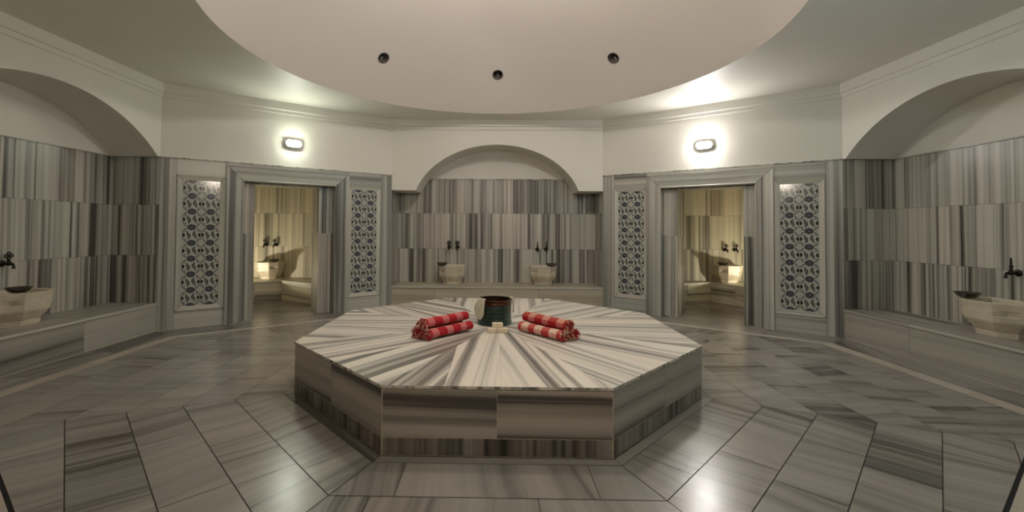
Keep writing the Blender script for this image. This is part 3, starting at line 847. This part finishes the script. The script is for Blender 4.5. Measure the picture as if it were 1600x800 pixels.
for i, (p, rz, lab) in enumerate(BAS):
    o = basin0 if i == 0 else basin0.copy()
    if i: COL.objects.link(o)
    o.location = p; o.rotation_euler = (0, 0, rz); tag(o, lab, 'basin', G_K)
    if i in (2, 3): o.scale = (1.2, 1.05, 1)

# ------------------------------------------------------------------ bath bowls
mb = MB()
mb.lathe([(.001, .012), (.012, .013), (.020, .006), (.026, .003), (.05, .006), (.078, .026), (.096, .052), (.106, .056), (.107, .0525), (.098, .049), (.080, .021), (.052, .001), (.040, 0), (.026, 0), (.001, .002)], 44)
bowl0 = mb.build('bath_bowl', M['bowl'], None, True, 180)
BZ = BH + .335
BW = [((-.985, 3.565, BZ), .06, 'shallow dark metal bowl on the left corner of the left alcove basin'),
      ((.985, 3.57, BZ), -.06, 'shallow dark metal bowl on the right corner of the right alcove basin'),
      ((-4.80, -.03, BZ), 0, 'shallow dark metal bowl on the left wall basin'),
      ((4.81, .20, BZ), 0, 'shallow dark metal bowl on the right wall basin'),
      ((-4.34, 4.12, BZ), 0, 'shiny metal bowl on the basin inside the left doorway room'),
      ((4.35, 4.12, BZ), 0, 'shiny metal bowl on the basin inside the right doorway room')]
for i, (p, tilt, lab) in enumerate(BW):
    o = bowl0 if i == 0 else bowl0.copy()
    if i: COL.objects.link(o)
    o.location = p; o.rotation_euler = (0, 0, i * 1.1); tag(o, lab, 'bowl', 'metal bath bowls on the basins')

# ------------------------------------------------------------------ taps
def tap(kind):
    t = empty('wall_tap')
    mb = MB()      # wall flange and body: y=0 is the wall, spout towards -y
    q = Matrix.Rotation(PI / 2, 4, 'X')
    mb.lathe([(.001, .0), (.030, .0), (.032, .004), (.028, .010), (.018, .014), (.013, .018), (.013, .055), (.019, .060), (.020, .085), (.013, .092), (.001, .094)], 20, (0, 0, 0), 0, q)
    mb.lathe([(.012, 0), (.014, .018), (.010, .024), (.008, .040), (.001, .041)], 16, (0, -.072, .012))
    mb.build('body', M['black_metal'], t, True, 60)
    mb = MB()
    mb.tube([(0, -.085, -.002), (0, -.108, 0), (0, -.122, -.012), (0, -.127, -.03), (0, -.127, -.046)], [.012, .012, .0125, .012, .0155], 14)
    mb.build('spout', M['black_metal'], t, True, 60)
    mb = MB()
    if kind == 'flower':
        for k in range(4):
            a = k * PI / 2 + PI / 4 * 0
            cx, cz = .021 * math.cos(a), .021 * math.sin(a)
            ring = [(cx + .013 * math.cos(2 * PI * j / 14), -.072, .074 + cz + .013 * math.sin(2 * PI * j / 14)) for j in range(15)]
            mb.tube(ring, .0065, 8, cap=False)
        mb.lathe([(.001, -.008), (.012, -.007), (.012, .007), (.001, .008)], 14, (0, -.072, .074), 0, q)
    else:
        mb.lathe([(.001, 0), (.013, .002), (.016, .012), (.010, .024), (.006, .032), (.0085, .044), (.006, .075), (.008, .085), (.001, .092)], 16, (0, -.072, .046))
    mb.build('handle', M['black_metal'], t, True, 60)
    return t
tf, tl = tap('flower'), tap('lever')
TAPS = [(tf, (-.895, YN - .002, 1.035), 0, 'black wall tap with flower handle above the left alcove basin, left of its pair'),
        (tf, (-.735, YN - .002, 1.035), 0, 'black wall tap with flower handle above the left alcove basin, right of its pair'),
        (tl, (.765, YN - .002, 1.005), 0, 'black wall tap with upright lever above the right alcove basin, left of its pair'),
        (tl, (.93, YN - .002, 1.005), 0, 'black wall tap with upright lever above the right alcove basin, right of its pair'),
        (tf, (-XN + .002, .10, .985), PI / 2, 'black tap with flower handle above the left wall basin'),
        (tl, (XN - .002, .03, .975), -PI / 2, 'black tap with upright lever above the right wall basin'),
        (tf, (-4.66, 4.448, 1.035), 0, 'dark tap in the left doorway room, left of the pair'),
        (tf, (-4.465, 4.448, 1.035), 0, 'dark tap in the left doorway room, right of the pair'),
        (tf, (4.545, 4.448, .995), 0, 'dark tap in the right doorway room, left of the pair'),
        (tf, (4.745, 4.448, .995), 0, 'dark tap in the right doorway room, right of the pair')]
used = set()
for proto, p, rz, lab in TAPS:
    o = copy_tree(proto) if proto.name in used else proto
    used.add(proto.name); o.location = p; o.rotation_euler = (0, 0, rz); tag(o, lab, 'tap', 'blackened wall taps')
    if 'upright' not in lab or True: o.scale = (1.15, 1.0, 1.1)

# ------------------------------------------------------------------ lamps
def capsule(w_, h_, n=12):
    r = h_ / 2; c = w_ / 2 - r; P = []
    for i in range(n + 1): a = -PI / 2 + PI * i / n; P.append((c + r * math.cos(a), r * math.sin(a)))
    for i in range(n + 1): a = PI / 2 + PI * i / n; P.append((-c + r * math.cos(a), r * math.sin(a)))
    return P
def lamp(p, nx, ny, glow, label):
    """oval bulkhead lamp; (nx,ny) points into the room"""
    t = empty('bulkhead_lamp', p, math.atan2(ny, nx) + PI / 2); tag(t, label, 'wall lamp', 'oval bulkhead lamps on the plaster')
    loft = lambda lv: [[V((x, -d, z)) for x, z in capsule(.235 + g, .118 + g)] for d, g in lv]
    mb = MB(); r = loft([(0, -.01), (0, .0), (.030, .004), (.058, 0), (.062, -.014), (.052, -.020)]); mb.grid(r, True)
    mb.build('housing', M['lamp_body'], t, True, 50)
    mb = MB(); r = loft([(.050, -.020), (.072, -.022), (.084, -.034), (.091, -.062), (.093, -.10)]); mb.grid(r, True); mb.poly(r[-1])
    mb.build('opal_glass', glow, t, True, 70)
for s, g, lab in ((-1, 'glow_left', 'lit oval wall lamp above the left doorway'), (1, 'glow_right', 'lit oval wall lamp above the right doorway')):
    p = dpt(s, 1.625, 2.67, -.001); n = dpt(s, 0, 0, -1) - dpt(s, 0, 0)
    lamp(p, n.x, n.y, M[g], lab)
lamp(V((0, -YB + .001, 2.66)), 0, 1, M['glow_front'], 'lit oval wall lamp over the entrance opening behind the camera')
n = V((-(YB - YC), XS - HB)).normalized(); pf = V(((XS + HB) / 2, -(YC + YB) / 2)) + V((n.x, n.y)) * .001
lamp(V((pf.x, pf.y, 2.98)), n.x, n.y, M['glow_cool'], 'lit cool white wall lamp on the front right diagonal wall behind the camera')
t = empty('dome_fill_light', (0, DY - .35, 4.0)); tag(t, 'added fill light globe high inside the dome, out of view', 'added fill light')  # added globe out of view, brightens the dome and fills the hall
mb = MB(); mb.lathe([(.001, -.13), (.05, -.12), (.095, -.088), (.122, -.045), (.13, 0), (.122, .045), (.095, .088), (.05, .115), (.04, .118)], 32); mb.build('fill_globe', M['glow_dome_fill'], t, True, 180)
mb = MB(); mb.lathe([(.042, .112), (.045, .13), (.03, .15), (.008, .16), (.008, .70), (.05, .715), (.055, .722)], 20); mb.build('stem', M['lamp_body'], t, True)
# lanterns standing on the side room benches, out of sight behind the jambs
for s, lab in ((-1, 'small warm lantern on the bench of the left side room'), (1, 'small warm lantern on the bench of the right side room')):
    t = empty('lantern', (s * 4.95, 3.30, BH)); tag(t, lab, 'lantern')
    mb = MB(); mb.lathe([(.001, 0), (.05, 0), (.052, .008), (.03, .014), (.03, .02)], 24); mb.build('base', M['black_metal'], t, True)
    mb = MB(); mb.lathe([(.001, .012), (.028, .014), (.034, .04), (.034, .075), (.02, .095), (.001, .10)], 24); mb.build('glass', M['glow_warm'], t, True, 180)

# ------------------------------------------------------------------ towels
def towel(Rr=.056, L=.52, seed=1, fringe=1, mat='towel'):
    rr = random.Random(seed); t = empty('rolled_towel')
    turns, n = 3.6, 110; r0 = .010; thk = .0075
    mb = MB(); xs_ = [-L / 2 + L * i / 12 for i in range(13)]
    endj = [rr.uniform(-.006, .006) for _ in range(n + 1)]
    lens = [0]; prev = None
    def rad(i): return r0 + (Rr - r0) * i / n
    for i in range(1, n + 1): lens.append(lens[-1] + rad(i) * 2 * PI * turns / n)
    sq = .82
    def pt(i, x, inn):
        a = -PI * .62 + 2 * PI * turns * (i - n) / n; r = rad(i) - (thk if inn else 0)
        wob = 1 + .018 * math.sin(x * 23 + i * .11) + .012 * math.sin(a * 3 + x * 9)
        xx = x + (endj[i] * (abs(x) / (L / 2)) ** 4 if True else 0)
        return V((xx, r * math.cos(a) * wob, r * math.sin(a) * wob * sq))
    for inn in (False, True):
        rows = [[pt(i, x, inn) for x in xs_] for i in range(n + 1)]
        mb.grid(rows, False, 0, lambda i, j: (xs_[min(j, 12)] + seed * .0, lens[min(i, n)]))
    for x in (-L / 2, L / 2):
        for i in range(n): mb.poly([pt(i, x, 0), pt(i + 1, x, 0), pt(i + 1, x, 1), pt(i, x, 1)], [(x, lens[i])] * 4, 0)
    mb.poly([pt(n, -L / 2, 0), pt(n, L / 2, 0), pt(n, L / 2, 1), pt(n, -L / 2, 1)], [(0, 0), (L, 0), (L, .01), (0, .01)], 0)
    mb.build('cloth', M[mat], t, True, 50)
    mb = MB()
    for k in range(150):
        i = rr.randint(8, n); p = pt(i, fringe * (L / 2 - .012), 0) * 1.0; p.y *= 1.0
        out = V((0, p.y, p.z)); out = out.normalized() if out.length > 1e-5 else V((0, 0, 1))
        ln = rr.uniform(.022, .05); d = V((fringe, 0, 0)) * rr.uniform(.4, 1) + out * rr.uniform(-.1, .85) + V((0, rr.uniform(-.5, .5), rr.uniform(-.5, .2)))
        d.normalize(); q = p + d * ln * .5; e_ = q + (d + V((0, 0, -.9))).normalized() * ln * .5
        lim = -Rr * sq + .004
        q.z = max(q.z, lim); e_.z = max(e_.z, lim)
        p = V((p.x, p.y, max(p.z, lim)))
        mb.tube([p, q, e_], [.0030, .0032, .0022], 5, 0 if rr.random() < .70 else 1)
    mb.build('fringe', [M['fringe_red'], M['fringe_cream']], t, True, 180)
    return t
RT = .056; SQ = .82
def place(t, a, b, z, roll, label):
    a, b = V(a), V(b); d = (b - a); t.location = ((a.x + b.x) / 2, (a.y + b.y) / 2, z)
    t.rotation_mode = 'XYZ'; t.rotation_euler = (roll * 0, 0, math.atan2(d.y, d.x)); tag(t, label, 'towel', 'rolled red plaid towels on the platform')
zt = HP + RT * SQ * 1.02 + .0008
# left pile: rolls run from lower left (fringe) to upper right
dl = V((.64, .768)).normalized() if False else V((.60, .58)).normalized()
def pile(s, m1, m2, m3):
    c0 = V((s * -.43 if s < 0 else .43, -.40))
    c0 = V((-.425, -.425)) if s < 0 else V((.405, -.415)); d = V((-s * .66, .75)).normalized(); nrm_ = V((s * .75, .66)).normalized()  # nrm_: away from camera/outward
    L = .52; step = 2 * RT + .004
    nm = 'left' if s < 0 else 'right'
    def put(c, z, mat, seed, lab):
        t = towel(RT, L, seed, 1, mat); a = c + d * L / 2; b = c - d * L / 2
        place(t, a, b, z, 0, lab)
    put(c0, zt, m1, 11 + s, 'rolled red plaid towel at the front bottom of the %s pile' % nm)
    put(c0 + nrm_ * step - d * .015, zt, m2, 21 + s, 'rolled red towel at the back bottom of the %s pile, mostly hidden' % nm)
    put(c0 + nrm_ * step / 2 + d * .0, zt + SQ * math.sqrt(step ** 2 - (step / 2) ** 2), m3, 31 + s, 'rolled red plaid towel on top of the %s pile' % nm)
pile(-1, 'towel', 'towel', 'towel')
pile(1, 'towel_pale', 'towel', 'towel')

# ------------------------------------------------------------------ bucket, mitts, soap
BX, BY = -.022, .095
bk = empty('copper_bucket', (BX, BY, HP)); bk.scale = (1.02, 1.02, 1.09); tag(bk, 'dark green engraved copper bucket in the centre of the platform', 'bucket')
mb = MB()
mb.lathe([(.001, .0005), (.162, .0005), (.168, .004), (.172, .014), (.168, .028), (.164, .036), (.1630, .046), (.1650, .050), (.1635, .056), (.1610, .064), (.160, .12), (.160, .170), (.162, .180)], 72)
mb.build('body', M['bucket'], bk, True, 50)
mb = MB()
mb.lathe([(.162, .180), (.1665, .184), (.1665, .192), (.163, .196), (.163, .214), (.168, .219), (.170, .226), (.166, .231), (.160, .228)], 72)
mb.build('rim', M['copper'], bk, True, 50)
mb = MB(); mb.lathe([(.160, .228), (.157, .19), (.152, .10), (.150, .02), (.148, .012), (.001, .010)], 72); mb.build('lining', M['bucket_in'], bk, True, 60)

def mitt(az, label, wtop, wbot, L_out, L_in, twist=0, lift=0):
    """bath mitt hung over the bucket rim at azimuth az (radians from +x)"""
    t_c, t_s = math.cos(az), math.sin(az); mb = MB(); rows = []; ns, nw = 26, 10
    tot = L_in + .035 + L_out
    for i in range(ns + 1):
        d = tot * i / ns
        if d < L_in: r, z = .1545, .236 - (L_in - d)
        elif d < L_in + .035:
            a = PI * (d - L_in) / .035; r = .1655 - .0115 * math.cos(a) + .0005; z = .2365 + .0075 * math.sin(a)
        else:
            q = d - L_in - .035; r = .177 + .006 * math.sin(q * 20) + q * .05; z = .236 - q * .995
        u = i / ns
        hw_ = (wtop + (wbot - wtop) * min(1, u * 1.4)) / 2
        dist_end = tot - d
        if dist_end < hw_: hw_ = math.sqrt(max(0.00003, hw_ ** 2 - (hw_ - dist_end) ** 2))
        row = []
        for j in range(nw + 1):
            x = (-1 + 2 * j / nw) * hw_ + twist * max(0, d - L_in)
            ang = az + x / max(r, .1) * .75
            rr_ = r + .003 * math.sin(j * 1.3 + i * .5) * (1 if d > L_in + .035 else 0)
            fb = max(0, min(1, (d - L_in - .03) / .06)) * .85
            wrap = V((rr_ * math.cos(ang), rr_ * math.sin(ang), z)); flat_ = V((rr_ * t_c - x * t_s, rr_ * t_s + x * t_c, z))
            row.append((wrap.lerp(flat_, fb)) * 1.02 if False else wrap.lerp(flat_, fb))
        rows.append(row)
    mb.grid(rows)
    o = mb.build('bath_mitt', M['cloth'], None, True, 180, loc=(BX, BY, HP + .002))
    o.scale = (1.035, 1.035, 1.09)
    so = o.modifiers.new('thick', 'SOLIDIFY'); so.thickness = .007; so.offset = 1
    sb = o.modifiers.new('soft', 'SUBSURF'); sb.levels = 1; sb.render_levels = 1
    tag(o, label, 'bath mitt', 'cream bath mitts hung on the bucket')
    return o
mitt(math.radians(-140), 'cream cloth bath mitt hanging over the left side of the bucket', .130, .165, .185, .03, -.10)
mitt(math.radians(-2), 'thin cream bath mitt seen edge-on over the right rim of the bucket', .085, .06, .135, .05, .1)

def soap(p, rz, label, d=(.092, .055, .044)):
    mb = MB(); mb.box((0, 0, d[2] / 2), d); o = mb.build('soap_bar', M['soap'], None, False, weld=True)
    b = o.modifiers.new('round', 'BEVEL'); b.width = .006; b.segments = 3
    o.location = p; o.rotation_euler = (0, 0, rz); tag(o, label, 'soap', 'cream soap bars before the bucket')
soap((-.050, -.31, HP + .0005), math.radians(12), 'cream soap bar at the lower left of the little soap stack', (.075, .06, .042))
soap((.055, -.303, HP + .0005), math.radians(-14), 'cream soap bar at the lower right of the little soap stack', (.098, .055, .042))
soap((.006, -.285, HP + .0435), math.radians(4), 'cream soap bar lying on top of the two others', (.098, .052, .042))

# ------------------------------------------------------------------ world, camera
wd = bpy.data.worlds.new('World'); sc.world = wd; wd.use_nodes = True
wd.node_tree.nodes['Background'].inputs[0].default_value = (.01, .01, .01, 1); wd.node_tree.nodes['Background'].inputs[1].default_value = 1
cam = bpy.data.cameras.new('camera'); co = bpy.data.objects.new('camera', cam); COL.objects.link(co); sc.camera = co
yaw, pit, rol = -.0153, .0229, .0064
fwd = V((math.sin(yaw) * math.cos(pit), math.cos(yaw) * math.cos(pit), math.sin(pit)))
r_ = V((math.cos(yaw), -math.sin(yaw), 0)); u_ = r_.cross(fwd)
r2 = r_ * math.cos(rol) + u_ * math.sin(rol); u2 = -r_ * math.sin(rol) + u_ * math.cos(rol)
m4 = Matrix((( r2.x, u2.x, -fwd.x, -.0126), (r2.y, u2.y, -fwd.y, -4.3534), (r2.z, u2.z, -fwd.z, 1.3735), (0, 0, 0, 1)))
co.matrix_world = m4
cam.sensor_width = 36; cam.lens = 682.28 / 1600 * 36; cam.shift_x = (800 - 764.8) / 1600; cam.shift_y = -(400 - 342.55) / 1600
cam.clip_start = .02
sc.view_settings.view_transform = 'Standard'; sc.view_settings.look = 'None'; sc.view_settings.gamma = 1
sc.view_settings.use_curve_mapping = False; sc.view_settings.exposure = 0
sc.cycles.max_bounces = 10; sc.cycles.diffuse_bounces = 6
